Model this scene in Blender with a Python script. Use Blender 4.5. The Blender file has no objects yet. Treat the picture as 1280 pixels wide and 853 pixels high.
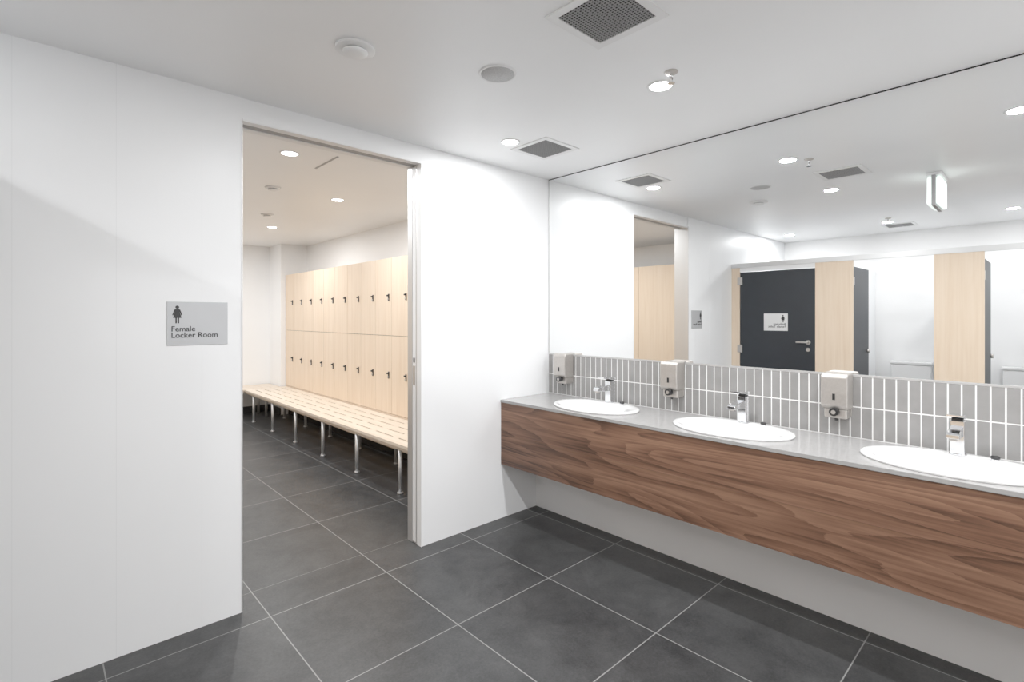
import bpy, bmesh, math
from mathutils import Vector, Matrix

scene = bpy.context.scene
scene.view_settings.view_transform = 'Standard'
scene.view_settings.exposure = 0.0
scene.view_settings.gamma = 1.22

H = 2.49      # ceiling height
CAMZ = 1.43
YD = 2.696    # door wall face
XM = 2.914    # mirror wall face
XO0, XO1 = 0.7256, 1.7477   # door opening
WT = 0.15
ZO = 2.385
XS = -0.33    # stall front
XB = -2.07    # stall back wall
YB = -2.5

# ------------------------------------------------------------------ materials
def new_mat(name):
    m = bpy.data.materials.new(name); m.use_nodes = True
    nt = m.node_tree
    return m, nt, nt.nodes['Principled BSDF']

def simple(name, col, rough=0.5, metal=0.0, noise=0.0, nscale=8.0, spec=0.5, bump=0.0, coat=0.0):
    m, nt, b = new_mat(name)
    b.inputs['Roughness'].default_value = rough
    b.inputs['Metallic'].default_value = metal
    b.inputs['Specular IOR Level'].default_value = spec
    b.inputs['Coat Weight'].default_value = coat
    tc = nt.nodes.new('ShaderNodeTexCoord')
    n = nt.nodes.new('ShaderNodeTexNoise'); n.inputs['Scale'].default_value = nscale
    n.inputs['Detail'].default_value = 4
    nt.links.new(tc.outputs['Object'], n.inputs['Vector'])
    r = nt.nodes.new('ShaderNodeValToRGB')
    k0 = [max(0, c*(1-noise)) for c in col]; k1 = [min(1, c*(1+noise)) for c in col]
    r.color_ramp.elements[0].position = 0.3; r.color_ramp.elements[1].position = 0.7
    r.color_ramp.elements[0].color = (*k0, 1); r.color_ramp.elements[1].color = (*k1, 1)
    nt.links.new(n.outputs['Fac'], r.inputs['Fac'])
    nt.links.new(r.outputs['Color'], b.inputs['Base Color'])
    if bump > 0:
        bp = nt.nodes.new('ShaderNodeBump'); bp.inputs['Strength'].default_value = bump
        bp.inputs['Distance'].default_value = 0.01
        nt.links.new(n.outputs['Fac'], bp.inputs['Height'])
        nt.links.new(bp.outputs['Normal'], b.inputs['Normal'])
    return m

def emis(name, col, strength):
    m, nt, b = new_mat(name)
    b.inputs['Base Color'].default_value = (0.8, 0.8, 0.8, 1)
    b.inputs['Emission Color'].default_value = (*col, 1)
    b.inputs['Emission Strength'].default_value = strength
    return m

def mathn(nt, op, a, b=None, clamp=False):
    n = nt.nodes.new('ShaderNodeMath'); n.operation = op; n.use_clamp = clamp
    for i, v in enumerate((a, b)):
        if v is None: continue
        if isinstance(v, (int, float)): n.inputs[i].default_value = v
        else: nt.links.new(v, n.inputs[i])
    return n.outputs[0]

def floor_mat(name, x0, px, y0, py):
    m, nt, b = new_mat(name)
    geo = nt.nodes.new('ShaderNodeNewGeometry')
    sep = nt.nodes.new('ShaderNodeSeparateXYZ')
    nt.links.new(geo.outputs['Position'], sep.inputs[0])
    def line(sock, o, p):
        t = mathn(nt, 'DIVIDE', mathn(nt, 'SUBTRACT', sock, o), p)
        f = mathn(nt, 'FRACT', t)
        d = mathn(nt, 'MINIMUM', f, mathn(nt, 'SUBTRACT', 1.0, f))
        return mathn(nt, 'MULTIPLY', d, p), mathn(nt, 'FLOOR', t)
    dx, ix = line(sep.outputs[0], x0, px)
    dy, iy = line(sep.outputs[1], y0, py)
    d = mathn(nt, 'MINIMUM', dx, dy)
    grout = mathn(nt, 'LESS_THAN', d, 0.0024)
    comb = nt.nodes.new('ShaderNodeCombineXYZ')
    nt.links.new(ix, comb.inputs[0]); nt.links.new(iy, comb.inputs[1])
    wn = nt.nodes.new('ShaderNodeTexWhiteNoise'); nt.links.new(comb.outputs[0], wn.inputs['Vector'])
    addv = nt.nodes.new('ShaderNodeVectorMath'); addv.operation = 'MULTIPLY_ADD'
    nt.links.new(comb.outputs[0], addv.inputs[0]); addv.inputs[1].default_value = (7.3, 3.1, 0)
    nt.links.new(geo.outputs['Position'], addv.inputs[2])
    n1 = nt.nodes.new('ShaderNodeTexNoise'); n1.inputs['Scale'].default_value = 3.5
    n1.inputs['Detail'].default_value = 12; n1.inputs['Roughness'].default_value = 0.78
    n1.inputs['Distortion'].default_value = 0.4
    nt.links.new(addv.outputs[0], n1.inputs['Vector'])
    n2 = nt.nodes.new('ShaderNodeTexNoise'); n2.inputs['Scale'].default_value = 90
    n2.inputs['Detail'].default_value = 4; n2.inputs['Roughness'].default_value = 0.7
    nt.links.new(geo.outputs['Position'], n2.inputs['Vector'])
    v = mathn(nt, 'ADD', mathn(nt, 'MULTIPLY', n1.outputs['Fac'], 0.66), mathn(nt, 'MULTIPLY', n2.outputs['Fac'], 0.34))
    v = mathn(nt, 'ADD', v, mathn(nt, 'MULTIPLY', mathn(nt, 'SUBTRACT', wn.outputs['Value'], 0.5), 0.05))
    r = nt.nodes.new('ShaderNodeValToRGB')
    r.color_ramp.elements[0].position = 0.38; r.color_ramp.elements[0].color = (0.016, 0.0165, 0.0175, 1)
    r.color_ramp.elements[1].position = 0.64; r.color_ramp.elements[1].color = (0.058, 0.0585, 0.059, 1)
    nt.links.new(v, r.inputs['Fac'])
    mix = nt.nodes.new('ShaderNodeMix'); mix.data_type = 'RGBA'
    nt.links.new(grout, mix.inputs[0])
    nt.links.new(r.outputs['Color'], mix.inputs[6]); mix.inputs[7].default_value = (0.22, 0.22, 0.215, 1)
    nt.links.new(mix.outputs[2], b.inputs['Base Color'])
    b.inputs['Roughness'].default_value = 0.38
    b.inputs['Specular IOR Level'].default_value = 0.35
    bp = nt.nodes.new('ShaderNodeBump'); bp.inputs['Strength'].default_value = 0.12; bp.inputs['Distance'].default_value = 0.003
    nt.links.new(v, bp.inputs['Height']); nt.links.new(bp.outputs['Normal'], b.inputs['Normal'])
    return m

def wood_mat(name, axis, dark, mid, light, rough=0.4, along=0.35, across=5.0, contrast=1.0, rings=22.0, saw=0.0):
    m, nt, b = new_mat(name)
    tc = nt.nodes.new('ShaderNodeTexCoord')
    def tex(sa, sl, detail, dist):
        mp = nt.nodes.new('ShaderNodeMapping')
        sc = [sa]*3; sc[axis] = sl
        mp.inputs['Scale'].default_value = sc
        nt.links.new(tc.outputs['Object'], mp.inputs['Vector'])
        n = nt.nodes.new('ShaderNodeTexNoise'); n.inputs['Scale'].default_value = 1.0
        n.inputs['Detail'].default_value = detail; n.inputs['Distortion'].default_value = dist
        nt.links.new(mp.outputs[0], n.inputs['Vector'])
        return n.outputs['Fac']
    n1 = tex(across*1.3, along*1.3, 1.5, 0.3)
    n2 = tex(across*24, along*6, 6, 0)
    n3 = tex(across*5, along*1.6, 4, 0.4)
    sn = mathn(nt, 'SINE', mathn(nt, 'MULTIPLY', n1, rings*2.2))
    v = mathn(nt, 'ADD', mathn(nt, 'MULTIPLY', sn, 0.08*contrast), mathn(nt, 'MULTIPLY', n2, 0.42))
    v = mathn(nt, 'ADD', v, mathn(nt, 'MULTIPLY', n3, 0.58))
    if saw > 0:
        warped = mathn(nt, 'ADD', mathn(nt, 'MULTIPLY', n1, rings*1.6), mathn(nt, 'MULTIPLY', n2, 0.35))
        fr = mathn(nt, 'FRACT', warped)
        v = mathn(nt, 'ADD', v, mathn(nt, 'MULTIPLY', mathn(nt, 'SUBTRACT', fr, 0.5), saw))
    r = nt.nodes.new('ShaderNodeValToRGB')
    e = r.color_ramp.elements
    e[0].position = 0.32; e[0].color = (*dark, 1)
    e[1].position = 0.68; e[1].color = (*light, 1)
    k = e.new(0.48); k.color = (*mid, 1)
    nt.links.new(v, r.inputs['Fac'])
    nt.links.new(r.outputs['Color'], b.inputs['Base Color'])
    b.inputs['Roughness'].default_value = rough
    return m

M_wall = simple('white_panel', (0.90, 0.91, 0.92), 0.34, noise=0.01, nscale=1.5, spec=0.35)
M_wallp = simple('white_paint', (0.89, 0.89, 0.89), 0.6, noise=0.01, nscale=2)
M_ceil = simple('ceiling_paint', (0.92, 0.925, 0.93), 0.40, noise=0.01, nscale=2, spec=0.35)
M_joint = simple('panel_joint', (0.82, 0.83, 0.84), 0.6)
M_floor = floor_mat('slate_tile', 1.43, 0.615, 2.56, 0.66)
M_floor2 = floor_mat('slate_tile_locker', 1.43, 0.615, 2.852, 0.66)
M_walnut = wood_mat('walnut_veneer', 1, (0.060, 0.025, 0.013), (0.170, 0.080, 0.046), (0.28, 0.150, 0.092), 0.45, along=0.42, across=3.6, contrast=0.0, rings=9, saw=0.17)
M_ply = wood_mat('birch_laminate', 2, (0.71, 0.545, 0.395), (0.755, 0.60, 0.45), (0.79, 0.64, 0.495), 0.45, along=0.5, contrast=0.4)
M_plyY = wood_mat('bench_laminate', 1, (0.72, 0.60, 0.48), (0.78, 0.67, 0.55), (0.82, 0.72, 0.61), 0.4, along=0.5, contrast=0.3)
M_counter = simple('grey_stone_counter', (0.35, 0.345, 0.34), 0.16, noise=0.04, nscale=60)
M_tile = simple('grey_glazed_tile', (0.255, 0.25, 0.245), 0.22, noise=0.08, nscale=12)
M_grout = simple('white_grout', (0.87, 0.87, 0.86), 0.8)
M_ceramic = simple('white_ceramic', (0.88, 0.88, 0.88), 0.08, coat=0.5)
M_chrome = simple('chrome', (0.84, 0.85, 0.87), 0.12, 1.0)
M_steel = simple('brushed_steel', (0.54, 0.51, 0.48), 0.42, 0.85, noise=0.05, nscale=90)
M_alu = simple('aluminium', (0.64, 0.64, 0.64), 0.4, 0.7)
M_sign = simple('sign_metal', (0.50, 0.51, 0.525), 0.45, 0.3)
M_sign2 = simple('sign_metal_light', (0.74, 0.74, 0.74), 0.45, 0.1)
M_black = simple('black_plastic', (0.010, 0.010, 0.011), 0.35)
M_dark = simple('dark_void', (0.012, 0.012, 0.012), 0.9)
M_navy = simple('navy_door_laminate', (0.010, 0.014, 0.020), 0.45, noise=0.1)
M_white = simple('white_plastic', (0.84, 0.84, 0.84), 0.4)
M_grille = simple('grille_grey', (0.34, 0.34, 0.34), 0.5)
M_speaker = simple('speaker_mesh', (0.55, 0.55, 0.55), 0.7, noise=0.25, nscale=400)
M_lamp = emis('downlight_glow', (1.0, 1.0, 1.0), 16)
M_exit = emis('exit_glow', (0.85, 1.0, 0.94), 0.9)
m, nt, b = new_mat('mirror_silver')
b.inputs['Base Color'].default_value = (0.93, 0.94, 0.94, 1); b.inputs['Metallic'].default_value = 1
b.inputs['Roughness'].default_value = 0.0
M_mirror = m

# ------------------------------------------------------------------ helpers
def add_obj(name, me, mat, parent=None, smooth=False):
    if mat is not None: me.materials.append(mat)
    o = bpy.data.objects.new(name, me)
    scene.collection.objects.link(o)
    if smooth:
        for p in me.polygons: p.use_smooth = True
    if parent is not None:
        o.parent = parent
        o.matrix_parent_inverse = Matrix.Translation(-parent.location)
    return o

def group(name, loc):
    e = bpy.data.objects.new(name, None); e.location = loc; e.empty_display_size = 0.05
    scene.collection.objects.link(e)
    return e

def bm_box(bm, x0, x1, y0, y1, z0, z1):
    vs = [bm.verts.new(c) for c in [(x0,y0,z0),(x1,y0,z0),(x1,y1,z0),(x0,y1,z0),(x0,y0,z1),(x1,y0,z1),(x1,y1,z1),(x0,y1,z1)]]
    for f in [(0,3,2,1),(4,5,6,7),(0,1,5,4),(1,2,6,5),(2,3,7,6),(3,0,4,7)]:
        bm.faces.new([vs[i] for i in f])

def boxes(name, lst, mat, parent=None, bevel=0.0, seg=2):
    bm = bmesh.new()
    for bx in lst: bm_box(bm, *bx)
    if bevel > 0:
        bmesh.ops.bevel(bm, geom=bm.edges[:], offset=bevel, segments=seg, profile=0.5, affect='EDGES')
    me = bpy.data.meshes.new(name); bm.to_mesh(me); bm.free()
    return add_obj(name, me, mat, parent)

def box(name, x0, x1, y0, y1, z0, z1, mat, parent=None, bevel=0.0, seg=2):
    return boxes(name, [(x0,x1,y0,y1,z0,z1)], mat, parent, bevel, seg)

def loft(name, rings, mat, parent=None, n=48, smooth=True, caps=(True, True)):
    bm = bmesh.new(); R = []
    for (cx, cy, z, rx, ry) in rings:
        R.append([bm.verts.new((cx+rx*math.cos(2*math.pi*i/n), cy+ry*math.sin(2*math.pi*i/n), z)) for i in range(n)])
    for a, c in zip(R[:-1], R[1:]):
        for i in range(n):
            bm.faces.new((a[i], a[(i+1)%n], c[(i+1)%n], c[i]))
    if caps[0]: bm.faces.new(list(reversed(R[0])))
    if caps[1]: bm.faces.new(R[-1])
    bmesh.ops.recalc_face_normals(bm, faces=bm.faces[:])
    me = bpy.data.meshes.new(name); bm.to_mesh(me); bm.free()
    return add_obj(name, me, mat, parent, smooth)

def cyl(name, p0, p1, r, mat, parent=None, n=24, r1=None):
    p0 = Vector(p0); p1 = Vector(p1); r1 = r if r1 is None else r1
    d = (p1-p0).normalized(); a = d.orthogonal().normalized(); c = d.cross(a)
    bm = bmesh.new()
    A = [bm.verts.new(p0 + r*(a*math.cos(t)+c*math.sin(t))) for t in [2*math.pi*i/n for i in range(n)]]
    B = [bm.verts.new(p1 + r1*(a*math.cos(t)+c*math.sin(t))) for t in [2*math.pi*i/n for i in range(n)]]
    for i in range(n):
        f = bm.faces.new((A[i], A[(i+1)%n], B[(i+1)%n], B[i])); f.smooth = True
    bm.faces.new(list(reversed(A))); bm.faces.new(B)
    me = bpy.data.meshes.new(name); bm.to_mesh(me); bm.free()
    return add_obj(name, me, mat, parent)

def prism(name, pts, o, u, v, nrm, t, mat, parent=None, bevel=0.0):
    o = Vector(o); u = Vector(u); v = Vector(v); nrm = Vector(nrm)
    bm = bmesh.new()
    A = [bm.verts.new(o+u*p[0]+v*p[1]) for p in pts]
    B = [bm.verts.new(o+u*p[0]+v*p[1]+nrm*t) for p in pts]
    k = len(pts)
    for i in range(k): bm.faces.new((A[i], A[(i+1)%k], B[(i+1)%k], B[i]))
    bm.faces.new(list(reversed(A))); bm.faces.new(B)
    bmesh.ops.recalc_face_normals(bm, faces=bm.faces[:])
    if bevel > 0:
        bmesh.ops.bevel(bm, geom=bm.edges[:], offset=bevel, segments=2, profile=0.5, affect='EDGES')
    me = bpy.data.meshes.new(name); bm.to_mesh(me); bm.free()
    return add_obj(name, me, mat, parent)

def text(name, body, loc, rot, width, mat, parent, offset=0.0):
    cu = bpy.data.curves.new(name, 'FONT'); cu.body = body; cu.size = 0.03
    cu.extrude = 0.0006; cu.offset = offset; cu.space_line = 0.85
    cu.resolution_u = 6
    cu.materials.append(mat)
    o = bpy.data.objects.new(name, cu); scene.collection.objects.link(o)
    bpy.context.view_layer.update()
    w = o.dimensions.x
    if w > 0: cu.size = 0.03*width/w
    o.location = loc; o.rotation_euler = rot
    o.parent = parent; o.matrix_parent_inverse = Matrix.Translation(-parent.location)
    return o

# ------------------------------------------------------------------ room shell
X1 = XM + 0.12
box('floor', XB-0.12, X1, YB-0.12, 2.852, -0.1, 0, M_floor)
box('floor_locker_room', -1.07, X1+0.2, 2.852, 8.35, -0.1, 0, M_floor2)
box('ceiling', XB-0.12, X1+0.2, YB-0.12, 8.35, H, H+0.1, M_ceil)
box('wall_door_left', XB, XO0, YD-0.006, YD+WT, 0, H, M_wall)
box('wall_door_right', XO1, XM, YD, YD+WT, 0, H, M_wall)
box('wall_door_header', XO0, XO1, YD, YD+WT, ZO, H, M_wall)
box('wall_mirror', XM, X1, YB, YD+WT, 0, H, M_wallp)
box('wall_under_vanity', 2.764, XM, YB, YD, 0, 0.80, M_wallp)
box('wall_back', XB, XM, YB-0.12, YB, 0, H, M_wallp)
box('wall_stall_rear', XB-0.12, XB, YB, YD+WT, 0, H, M_wallp)
box('wall_locker_right', 2.98, X1+0.2, YD+WT, 8.2, 0, H, M_wallp)
box('wall_locker_left', -1.07, -0.95, YD+WT, 8.2, 0, H, M_wallp)
box('wall_locker_far', -1.07, X1+0.2, 8.2, 8.35, 0, H, M_wallp)
box('wall_locker_pier', 2.60, 2.98, 7.72, 8.2, 0, H, M_wallp)
box('baseboard_locker_far', -0.95, 2.60, 8.188, 8.2, 0, 0.1, M_floor2)
box('baseboard_locker_pier', 2.588, 2.60, 7.72, 8.188, 0, 0.1, M_floor2)
for i, x in enumerate((-0.068, 0.244, 0.557)):
    box('trim_joint_%d' % (i+1), x-0.0008, x+0.0008, YD-0.0064, YD-0.0055, 0, H, M_joint)
box('trim_opening_left', XO0-0.002, XO0+0.003, YD-0.008, YD+WT+0.002, 0, ZO+0.004, M_alu)
boxes('trim_opening_right', [(XO1-0.005, XO1+0.001, YD+0.046, YD+0.056, 0, ZO), (XO1-0.005, XO1+0.001, YD+0.100, YD+WT+0.003, 0, ZO)], M_alu)
box('trim_jamb_lining', XO1-0.005, XO1+0.001, YD-0.003, YD+0.046, 0, ZO, M_wall)
box('trim_cavity_slot', XO1-0.001, XO1+0.001, YD+0.056, YD+0.100, 0, ZO, M_grille)
boxes('trim_opening_head', [(XO0+0.003, XO1-0.005, YD-0.003, YD+0.046, ZO-0.006, ZO+0.002), (XO0+0.003, XO1-0.005, YD+0.104, YD+WT+0.002, ZO-0.006, ZO+0.002)], M_white)
box('trim_head_track', XO0+0.003, XO1-0.005, YD+0.046, YD+0.104, ZO-0.002, ZO+0.001, M_grille)
g = group('sliding_door', (XO1, YD+0.078, 1.0))
box('leaf_edge', XO1-0.0045, XO1-0.001, YD+0.060, YD+0.096, 0.01, ZO-0.01, M_wall, g)
box('finger_pull', XO1-0.007, XO1-0.0045, YD+0.067, YD+0.089, 1.00, 1.12, M_steel, g, 0.001)
box('lock_keep', XO1-0.0065, XO1-0.0045, YD+0.070, YD+0.086, 1.14, 1.17, M_black, g)

# ------------------------------------------------------------------ mirror
g = group('wall_mirror_panel', (XM, 1.1, 1.8))
VE = -0.36
box('glass', XM-0.012, XM-0.001, VE, YD-0.008, 1.150, H-0.005, M_mirror, g)
box('bottom_channel', XM-0.015, XM-0.001, VE, YD-0.004, 1.142, 1.150, M_alu, g)
box('top_channel', XM-0.014, XM-0.001, VE, YD-0.004, H-0.005, H-0.0005, M_dark, g)
box('side_channel', XM-0.014, XM-0.001, YD-0.008, YD-0.003, 1.142, H-0.005, M_alu, g)

# ------------------------------------------------------------------ splashback
g = group('tiled_splashback', (XM, 1.1, 1.0))
box('grout_bed', XM-0.0115, XM-0.001, VE, YD-0.001, 0.841, 1.142, M_grout, g)
lst = []; y = YD-0.005; pitch = 0.0455; tw = 0.0395
while y-tw > VE:
    lst.append((XM-0.013, XM-0.010, y-tw, y, 0.846, 0.9895))
    lst.append((XM-0.013, XM-0.010, y-tw, y, 0.9955, 1.139))
    y -= pitch
boxes('tiles', lst, M_tile, g)

# ------------------------------------------------------------------ vanity
XF = 2.407
BY = (2.045, 1.165, 0.285)
BCX = 2.642
g = group('wall_hung_vanity', (2.65, 1.1, 0.6))
ZT, ZV = 0.842, 0.824
boxes('front_panel', [(XF, XF+0.018, VE, YD-0.002, 0.6065, ZV), (XF, XF+0.018, VE, YD-0.002, 0.387, 0.6053)], M_walnut, g)
box('bottom_panel', XF+0.018, 2.76, VE, YD-0.002, 0.389, 0.407, M_walnut, g)
box('end_panel', XF+0.018, 2.76, VE, VE+0.018, 0.407, ZV, M_walnut, g)
bm = bmesh.new(); bm_box(bm, XF-0.006, XM-0.001, VE-0.006, YD-0.001, ZV, ZT)
bmesh.ops.bevel(bm, geom=bm.edges[:], offset=0.0015, segments=2, affect='EDGES')
me = bpy.data.meshes.new('counter'); bm.to_mesh(me); bm.free()
ctr = add_obj('countertop', me, M_counter, g)
cutters = []
for yb in BY:
    c = loft('cut', [(BCX-0.03, yb, ZV-0.05, 0.165, 0.245), (BCX-0.03, yb, ZT+0.05, 0.165, 0.245)], None, n=48)
    md = ctr.modifiers.new('b', 'BOOLEAN'); md.operation = 'DIFFERENCE'; md.object = c; md.solver = 'EXACT'
    cutters.append(c)
bpy.context.view_layer.update()
dg = bpy.context.evaluated_depsgraph_get()
nm = bpy.data.meshes.new_from_object(ctr.evaluated_get(dg))
ctr.modifiers.clear(); ctr.data = nm
for c in cutters: bpy.data.objects.remove(c, do_unlink=True)

for yb in BY:
    g = group('wash_basin', (BCX, yb, ZT))
    ic = BCX-0.032
    loft('bowl', [(BCX, yb, ZT+0.0002, 0.207, 0.299), (BCX, yb, ZT+0.008, 0.214, 0.306), (BCX, yb, ZT+0.013, 0.211, 0.303),
                  (BCX, yb, ZT+0.0155, 0.203, 0.295), (BCX-0.006, yb, ZT+0.0155, 0.190, 0.280), (ic, yb, ZT+0.0135, 0.164, 0.250),
                  (ic, yb, ZT+0.006, 0.153, 0.236), (ic, yb, ZT-0.02, 0.140, 0.217), (ic, yb, ZT-0.06, 0.115, 0.18),
                  (ic, yb, ZT-0.095, 0.075, 0.115), (ic, yb, ZT-0.112, 0.03, 0.03)], M_ceramic, g, n=72, caps=(False, True))
    loft('waste', [(ic, yb, ZT-0.1115, 0.026, 0.026), (ic, yb, ZT-0.108, 0.024, 0.024)], M_chrome, g, 24)
    tx = 2.802; zb = ZT+0.0158
    g = group('basin_mixer_tap', (tx, yb, zb))
    loft('base_ring', [(tx, yb, zb, 0.030, 0.030), (tx, yb, zb+0.005, 0.028, 0.028)], M_chrome, g, 28)
    box('body', tx-0.024, tx+0.024, yb-0.023, yb+0.023, zb+0.004, zb+0.142, M_chrome, g, 0.003)
    prism('spout', [(0.0, 0.078), (0.0, 0.122), (0.120, 0.110), (0.132, 0.104), (0.132, 0.088), (0.10, 0.086)],
          (tx-0.020, yb-0.0205, zb), (-1, 0, 0), (0, 0, 1), (0, 1, 0), 0.041, M_chrome, g, 0.002)
    box('aerator', tx-0.145, tx-0.123, yb-0.012, yb+0.012, zb+0.079, zb+0.089, M_steel, g)
    box('cartridge_neck', tx-0.018, tx+0.018, yb-0.018, yb+0.018, zb+0.142, zb+0.151, M_black, g)
    prism('lever', [(0.030, 0.151), (0.030, 0.168), (-0.03, 0.170), (-0.100, 0.176), (-0.101, 0.168), (-0.03, 0.157), (-0.01, 0.151)],
          (tx, yb-0.026, zb), (1, 0, 0), (0, 0, 1), (0, 1, 0), 0.052, M_chrome, g, 0.0015)
    kx, ky = 2.775, yb-0.115
    zk = ZT+0.0145
    g = group('plug_knob', (kx, ky, zk))
    loft('collar', [(kx, ky, zk, 0.013, 0.013), (kx, ky, zk+0.012, 0.0125, 0.0125)], M_chrome, g, 24)
    loft('cap', [(kx, ky, zk+0.012, 0.015, 0.015), (kx, ky, zk+0.018, 0.015, 0.015), (kx, ky, zk+0.022, 0.010, 0.010)], M_black, g, 24)

# ------------------------------------------------------------------ soap dispensers
for yb in (2.495, 1.612, 0.735):
    xw = XM-0.013
    g = group('soap_dispenser', (xw, yb, 1.05))
    box('back_plate', xw-0.006, xw, yb-0.050, yb+0.050, 0.945, 1.148, M_steel, g, 0.002)
    bm = bmesh.new()
    pts = [(0, 0.985), (-0.085, 0.985), (-0.098, 1.0), (-0.100, 1.06), (-0.098, 1.142), (-0.085, 1.157), (0, 1.157)]
    A = [bm.verts.new((xw-0.006+p[0], yb-0.057, p[1])) for p in pts]
    B = [bm.verts.new((xw-0.006+p[0], yb+0.057, p[1])) for p in pts]
    k = len(pts)
    for i in range(k): bm.faces.new((A[i], A[(i+1)%k], B[(i+1)%k], B[i]))
    bm.faces.new(A); bm.faces.new(B)
    bmesh.ops.recalc_face_normals(bm, faces=bm.faces[:])
    bmesh.ops.bevel(bm, geom=bm.edges[:], offset=0.007, segments=3, profile=0.5, affect='EDGES')
    me = bpy.data.meshes.new('body'); bm.to_mesh(me); bm.free()
    add_obj('body', me, M_steel, g, False)
    box('lower_housing', xw-0.080, xw-0.004, yb-0.049, yb+0.049, 0.938, 0.986, M_steel, g, 0.008, 3)
    box('sight_window', xw-0.1075, xw-0.1055, yb-0.006, yb+0.006, 1.03, 1.06, M_black, g, 0.001)
    cyl('push_button', (xw-0.079, yb, 0.972), (xw-0.112, yb, 0.972), 0.019, M_black, g)
    cyl('button_face', (xw-0.112, yb, 0.972), (xw-0.114, yb, 0.972), 0.010, M_steel, g)
    cyl('nozzle', (xw-0.06, yb, 0.942), (xw-0.06, yb, 0.926), 0.007, M_black, g)

# ------------------------------------------------------------------ signs
def pictogram(o, u, v, n, h, mat, parent):
    r = h*0.09
    prism('head', [(r*math.cos(t), h*0.90+r*math.sin(t)) for t in [2*math.pi*i/20 for i in range(20)]], o, u, v, n, 0.001, mat, parent)
    pts = [(-.09,.79),(.09,.79),(.14,.76),(.24,.46),(.19,.44),(.11,.66),(.20,.30),(.09,.30),(.09,0),(.02,0),(.02,.30),
           (-.02,.30),(-.02,0),(-.09,0),(-.09,.30),(-.20,.30),(-.11,.66),(-.19,.44),(-.24,.46),(-.14,.76)]
    prism('figure', [(p[0]*h, p[1]*h) for p in pts], o, u, v, n, 0.001, mat, parent)

yf = YD-0.006
g = group('locker_room_sign', (0.542, yf, 1.4))
box('plate', 0.421, 0.663, yf-0.003, yf, 1.300, 1.497, M_sign, g, 0.0008)
pictogram((0.460, yf-0.003, 1.400), (1,0,0), (0,0,1), (0,-1,0), 0.080, M_black, g)
text('lettering', 'Female\nLocker Room', (0.436, yf-0.0036, 1.364), (math.pi/2, 0, 0), 0.182, M_black, g, 0.0003)
lst = []
for i in range(14):
    for j in range(2):
        if (i*7+j*5) % 3: lst.append((0.438+i*0.0062, 0.440+i*0.0062, yf-0.004, yf-0.003, 1.314+j*0.004, 1.316+j*0.004))
boxes('braille', lst, M_steel, g)

# ------------------------------------------------------------------ ceiling fittings
def downlight(x, y, power, col=(0.99, 0.992, 1.0)):
    g = group('recessed_downlight', (x, y, H))
    loft('trim_ring', [(x, y, H, 0.062, 0.062), (x, y, H-0.004, 0.060, 0.060), (x, y, H-0.004, 0.050, 0.050), (x, y, H-0.001, 0.049, 0.049)], M_white, g, 40, caps=(False, False))
    loft('lens', [(x, y, H-0.0005, 0.050, 0.050), (x, y, H-0.002, 0.048, 0.048)], M_lamp, g, 40)
    ld = bpy.data.lights.new('lamp', 'AREA'); ld.shape = 'DISK'; ld.size = 0.095; ld.energy = power; ld.color = col
    lo = bpy.data.objects.new('lamp', ld); lo.location = (x, y, H-0.006); scene.collection.objects.link(lo)
    lo.parent = g; lo.matrix_parent_inverse = Matrix.Translation(-g.location)

P = 13.8
for (x, y), k in [((2.10, 2.267), 0.72), ((2.095, 1.245), 0.95), ((2.13, 0.134), 1), ((0.952, 1.294), 1.1), ((2.1, -1.2), 1.3), ((0.95, -0.2), 1.25), ((0.95, -1.6), 1.3)]:  # last three are unseen extras, added out of view to brighten the room
    downlight(x, y, P*k)
for x, y in [(-1.33, 2.373), (-1.16, 1.303), (-1.16, 0.3), (-1.16, -0.7), (-1.16, -1.8)]:
    downlight(x, y, P*0.75)
for x, y in [(1.997, 4.46), (2.036, 6.345), (0.5, 4.46), (0.5, 6.345), (1.2, 7.5), (1.2, 3.4)]:
    downlight(x, y, P*1.15, (0.965, 0.985, 1.0))

def vent(x, y, s=0.122):
    g = group('ceiling_air_vent', (x, y, H)); o = s+0.032
    boxes('frame', [(x-o, x+o, y-o, y-s, H-0.005, H), (x-o, x+o, y+s, y+o, H-0.005, H), (x-o, x-s, y-s, y+s, H-0.005, H), (x+s, x+o, y-s, y+s, H-0.005, H)], M_white, g)
    box('backing', x-s, x+s, y-s, y+s, H-0.0008, H, M_dark, g)
    n = 20; lst = []
    for i in range(1, n):
        t = -s+2*s*i/n
        lst.append((x+t-0.0011, x+t+0.0011, y-s, y+s, H-0.0045, H-0.0012))
        lst.append((x-s, x+s, y+t-0.0011, y+t+0.0011, H-0.0044, H-0.0013))
    boxes('grille', lst, M_grille, g)
vent(1.468, 1.085); vent(2.344, 2.209)
vent(-1.5, 1.25)
x, y = 1.469, 1.666
g = group('ceiling_speaker', (x, y, H))
loft('rim', [(x, y, H, 0.083, 0.083), (x, y, H-0.005, 0.080, 0.080), (x, y, H-0.005, 0.073, 0.073), (x, y, H-0.003, 0.072, 0.072)], M_white, g, 48, caps=(False, False))
loft('mesh_cover', [(x, y, H-0.001, 0.073, 0.073), (x, y, H-0.004, 0.072, 0.072)], M_speaker, g, 48)
def detector(x, y, r=0.076):
    g = group('smoke_detector', (x, y, H))
    loft('base', [(x, y, H, r, r), (x, y, H-0.008, r, r), (x, y, H-0.010, r*0.96, r*0.96)], M_white, g, 48)
    loft('slot_ring', [(x, y, H-0.010, r*0.56, r*0.56), (x, y, H-0.017, r*0.56, r*0.56)], M_grille, g, 48)
    loft('dome', [(x, y, H-0.016, r*0.64, r*0.64), (x, y, H-0.022, r*0.61, r*0.61), (x, y, H-0.027, r*0.4, r*0.4), (x, y, H-0.028, r*0.15, r*0.15)], M_white, g, 48)
detector(0.919, 1.891)
detector(1.75, 5.6, 0.06); detector(1.42, 4.4, 0.06)
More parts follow.
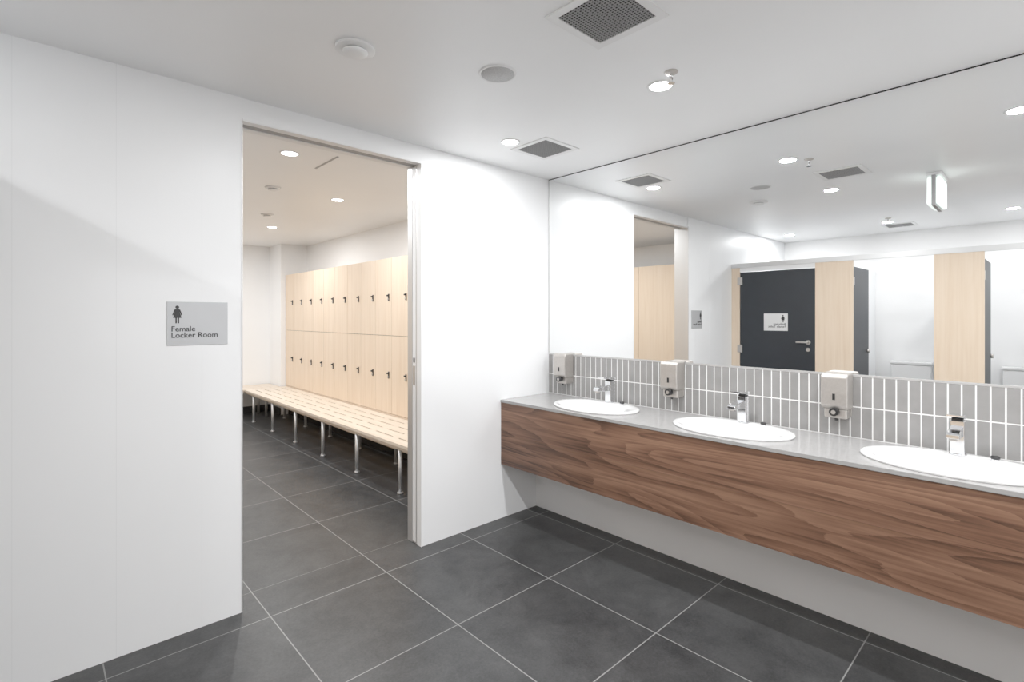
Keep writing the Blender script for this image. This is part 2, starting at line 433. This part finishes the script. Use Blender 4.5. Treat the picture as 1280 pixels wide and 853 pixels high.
def sprinkler(x, y):
    g = group('fire_sprinkler', (x, y, H))
    loft('escutcheon', [(x, y, H, 0.030, 0.030), (x, y, H-0.006, 0.026, 0.026), (x, y, H-0.010, 0.014, 0.014)], M_steel, g, 28)
    cyl('stem', (x, y, H-0.008), (x, y, H-0.026), 0.007, M_chrome, g, 16)
    boxes('yoke', [(x-0.012, x-0.009, y-0.002, y+0.002, H-0.048, H-0.024), (x+0.009, x+0.012, y-0.002, y+0.002, H-0.048, H-0.024), (x-0.012, x+0.012, y-0.002, y+0.002, H-0.027, H-0.024)], M_chrome, g)
    cyl('deflector', (x, y, H-0.048), (x, y, H-0.050), 0.016, M_chrome, g, 20)
sprinkler(2.009, 1.143); sprinkler(-0.9, 1.25)
x, y = 0.862, 0.62
g = group('exit_sign', (x, y, H))
box('mount', x-0.15, x+0.15, y-0.045, y+0.045, H-0.025, H, M_white, g, 0.006)
box('housing', x-0.165, x+0.165, y-0.012, y+0.012, H-0.25, H-0.025, M_grille, g, 0.003)
box('lit_face_a', x-0.155, x+0.155, y+0.012, y+0.040, H-0.24, H-0.035, M_exit, g, 0.012, 3)
box('lit_face_b', x-0.155, x+0.155, y-0.040, y-0.012, H-0.24, H-0.035, M_exit, g, 0.012, 3)
box('ceiling_slot_diffuser', 1.45, 1.465, 3.25, 3.62, H-0.002, H, M_grille)

# ------------------------------------------------------------------ lockers
def locker_bank(xf, xb, y0, y1, n):
    s = -1 if xf < xb else 1
    g = group('locker_bank', ((xf+xb)/2, (y0+y1)/2, 1.0))
    fx = xf - s*0.018
    box('carcass', min(fx, xb), max(fx, xb), y0, y1, 0.08, 2.035, M_ply, g)
    box('kick', min(fx - s*0.02, xb), max(fx - s*0.02, xb), y0, y1, 0.0, 0.08, M_dark, g)
    w = (y1-y0)/n; doors = []
    hb = []; hs = []
    def rx(p, q): return (min(xf+s*p, xf+s*q), max(xf+s*p, xf+s*q))
    for i in range(n):
        a = y0+i*w+0.002; c = y0+(i+1)*w-0.002
        for z0, z1 in ((0.432, 1.231), (1.235, 2.035)):
            doors.append((min(fx, xf), max(fx, xf), a, c, z0, z1))
            zc = (z0+z1)/2
            yh = a+0.050
            hb.append((*rx(0, 0.008), yh-0.010, yh+0.010, zc-0.042, zc+0.030))
            hb.append((*rx(0.008, 0.026), yh-0.009, yh+0.009, zc+0.004, zc+0.020))
            hs.append((*rx(0.008, 0.016), yh-0.008, yh+0.008, zc-0.034, zc-0.016))
    doors.append((min(fx, xf), max(fx, xf), y0, y1, 0.08, 0.427))
    boxes('doors', doors, M_ply, g)
    box('door_gaps', min(fx, fx+s*0.001), max(fx, fx+s*0.001), y0, y1, 0.43, 2.03, M_dark, g)
    boxes('latches', hb, M_black, g, 0.003)
    boxes('latch_cylinders', hs, M_steel, g, 0.002)
locker_bank(2.665, 2.975, 2.98, 7.715, 14)
g = group('laminate_privacy_screen', (-0.52, 5.2, 1.1))
boxes('panels', [(-0.55, -0.50, 2.90+1.2*k, 4.097+1.2*k, 0.10, 2.14) for k in range(4)], M_ply, g, 0.002)
boxes('feet', [(-0.54, -0.51, 3.1+0.8*k, 3.14+0.8*k, 0.0, 0.10) for k in range(6)], M_alu, g)

# ------------------------------------------------------------------ benches
g = group('slatted_bench', (2.38, 5.4, 0.42))
bx0, bx1, by0, by1, bz = 2.105, 2.655, 3.00, 8.17, 0.415
zt0 = bz-0.024
lst = []; nb = 5; gap = 0.017
wb = ((bx1-bx0)-gap*(nb-1))/nb
for i in range(nb):
    a = bx0+i*(wb+gap); lst.append((a, a+wb, by0, 7.69, zt0, bz))
for k in range(20):
    y0 = by0+0.38*k
    for i in range(nb-1):
        a = bx0+i*(wb+gap)+wb
        if y0+0.09 < 7.69: lst.append((a, a+gap, y0, y0+0.09, zt0, bz))
boxes('seat_slats', lst, M_plyY, g)
boxes('under_frame', [(bx0+0.02, bx0+0.05, by0+0.02, 7.69, zt0-0.03, zt0), (bx1-0.06, bx1-0.03, by0+0.02, 7.69, zt0-0.03, zt0)] +
      [(bx0+0.05, bx1-0.06, 3.63+0.76*k-0.015, 3.63+0.76*k+0.015, zt0-0.03, zt0) for k in range(6)], M_plyY, g)
for k in range(6):
    yl = 3.63+0.76*k
    for xl in (bx0+0.045, bx1-0.10):
        cyl('leg', (xl, yl, 0.012), (xl, yl, zt0-0.029), 0.017, M_alu, g, 16)
        cyl('foot', (xl, yl, 0), (xl, yl, 0.014), 0.024, M_alu, g, 16)
g = group('slatted_bench', (0.9, 7.95, 0.42))
lst = []
wb = (0.48-gap*4)/5
for i in range(5):
    a = 7.705+i*(wb+gap); lst.append((-0.45, 2.585, a, a+wb, zt0, bz))
for k in range(8):
    x0 = -0.45+0.42*k
    lst.append((x0, x0+0.09, 7.706, 8.184, zt0+0.001, bz-0.0002))
boxes('seat_slats', lst, M_plyY, g)
boxes('under_frame', [(-0.44, 2.57, 7.73, 7.76, zt0-0.03, zt0), (-0.44, 2.57, 8.12, 8.15, zt0-0.03, zt0)], M_plyY, g)
for k in range(5):
    xl = -0.35+0.69*k
    for yl in (7.75, 8.10):
        cyl('leg', (xl, yl, 0.0), (xl, yl, zt0-0.029), 0.017, M_alu, g, 16)

# ------------------------------------------------------------------ toilet stalls
ZH = 2.06
TP = 0.03
x0, x1 = XS-TP, XS
posts = [(2.592, YD-0.007), (1.44, 1.786)]
op = []
for k in range(4):
    op.append((0.793-0.995*k, 1.44-0.995*k))
for k in range(3):
    posts.append((op[k+1][1], op[k][0]))
posts.append((YB+0.001, op[3][0]))
g = group('wall_stall_front', (XS, 0.2, 1.0))
boxes('pilasters', [(x0, x1, a, c, 0.0, ZH-0.05) for a, c in posts], M_ply, g)
box('head_rail', x0-0.002, x1+0.006, YB+0.001, YD-0.007, ZH-0.05, ZH, M_alu, g)
box('over_door_panel', x0+0.004, x1-0.004, 1.786, 2.592, 1.962, ZH-0.05, M_white, g)
for yy in (1.61, 0.62, -0.375, -1.37):
    g = group('toilet_stall_divider', ((XB+x0)/2, yy, 1.0))
    box('panel', XB+0.001, x0-0.003, yy-0.009, yy+0.009, 0.12, ZH-0.05, M_wall, g)
    boxes('feet', [(xx, xx+0.03, yy-0.009, yy+0.009, 0, 0.12) for xx in (XB+0.3, x0-0.2)], M_alu, g)
g = group('door_1', (XS, 2.19, 1.0))
box('leaf', x0+0.002, x1-0.002, 1.790, 2.588, 0.06, 1.955, M_navy, g, 0.002)
for z in (1.85, 1.05, 0.25):
    box('hinge', x1-0.002, x1+0.008, 2.560, 2.618, z-0.045, z+0.045, M_steel, g, 0.002)
cyl('handle_rose', (x1-0.002, 1.855, 1.15), (x1+0.008, 1.855, 1.15), 0.024, M_steel, g)
cyl('handle_neck', (x1+0.008, 1.855, 1.15), (x1+0.045, 1.855, 1.15), 0.008, M_steel, g)
box('handle_lever', x1+0.038, x1+0.052, 1.845, 1.965, 1.141, 1.159, M_steel, g, 0.005)
cyl('lock_turn', (x1-0.002, 1.855, 1.07), (x1+0.010, 1.855, 1.07), 0.020, M_steel, g)
box('sign_plate', x1-0.002, x1+0.002, 2.060, 2.315, 1.27, 1.465, M_sign2, g, 0.0006)
pictogram((x1+0.002, 2.11, 1.365), (0,1,0), (0,0,1), (1,0,0), 0.085, M_black, g)
text('sign_lettering', 'Ambulant\nFemale Toilet', (x1+0.0026, 2.078, 1.335), (math.pi/2, 0, math.pi/2), 0.19, M_black, g, 0.0004)
for k, (a, c) in enumerate(op):
    g = group('door_%d' % (k+2), (XS, c, 1.0))
    box('leaf', x0-0.62, x0-0.004, c+0.002, c+0.022, 0.12, 1.95, M_navy, g, 0.002)
    for z in (1.80, 0.30):
        box('hinge', x0-0.03, x0-0.002, c-0.004, c+0.002, z-0.04, z+0.04, M_steel, g, 0.001)
    cyl('latch', (x0-0.56, c+0.002, 1.05), (x0-0.56, c-0.02, 1.05), 0.02, M_steel, g)
for yt in (1.215, 0.22, -0.775):
    g = group('toilet', (-1.8, yt, 0.4))
    xb = XB+0.002
    box('cistern', xb, xb+0.17, yt-0.195, yt+0.195, 0.46, 0.85, M_ceramic, g, 0.018, 3)
    box('cistern_lid', xb, xb+0.18, yt-0.203, yt+0.203, 0.85, 0.885, M_ceramic, g, 0.010, 3)
    cyl('flush_button', (xb+0.09, yt, 0.884), (xb+0.09, yt, 0.892), 0.022, M_chrome, g)
    loft('pan', [(xb+0.30, yt, 0.0, 0.22, 0.11), (xb+0.31, yt, 0.05, 0.20, 0.10), (xb+0.34, yt, 0.22, 0.22, 0.12), (xb+0.38, yt, 0.36, 0.27, 0.175), (xb+0.39, yt, 0.40, 0.275, 0.18)], M_ceramic, g, 40)
    box('pan_back', xb, xb+0.2, yt-0.12, yt+0.12, 0.0, 0.46, M_ceramic, g, 0.02, 3)
    loft('seat', [(xb+0.40, yt, 0.40, 0.268, 0.183), (xb+0.40, yt, 0.418, 0.27, 0.185), (xb+0.40, yt, 0.435, 0.262, 0.178), (xb+0.40, yt, 0.442, 0.20, 0.13)], M_white, g, 40)

# ------------------------------------------------------------------ world + camera
w = bpy.data.worlds.new('World'); scene.world = w; w.use_nodes = True
w.node_tree.nodes['Background'].inputs[0].default_value = (0.9, 0.95, 1, 1)
w.node_tree.nodes['Background'].inputs[1].default_value = 0.3

cd = bpy.data.cameras.new('camera'); cam = bpy.data.objects.new('camera', cd)
scene.collection.objects.link(cam)
cam.location = (0, 0, CAMZ)
cam.rotation_euler = (math.pi/2, 0, -math.atan2(0.682, 0.731))
cd.sensor_width = 36; cd.lens = 637/1280*36
cd.shift_y = -30.5/1280
cd.clip_start = 0.02
scene.camera = cam
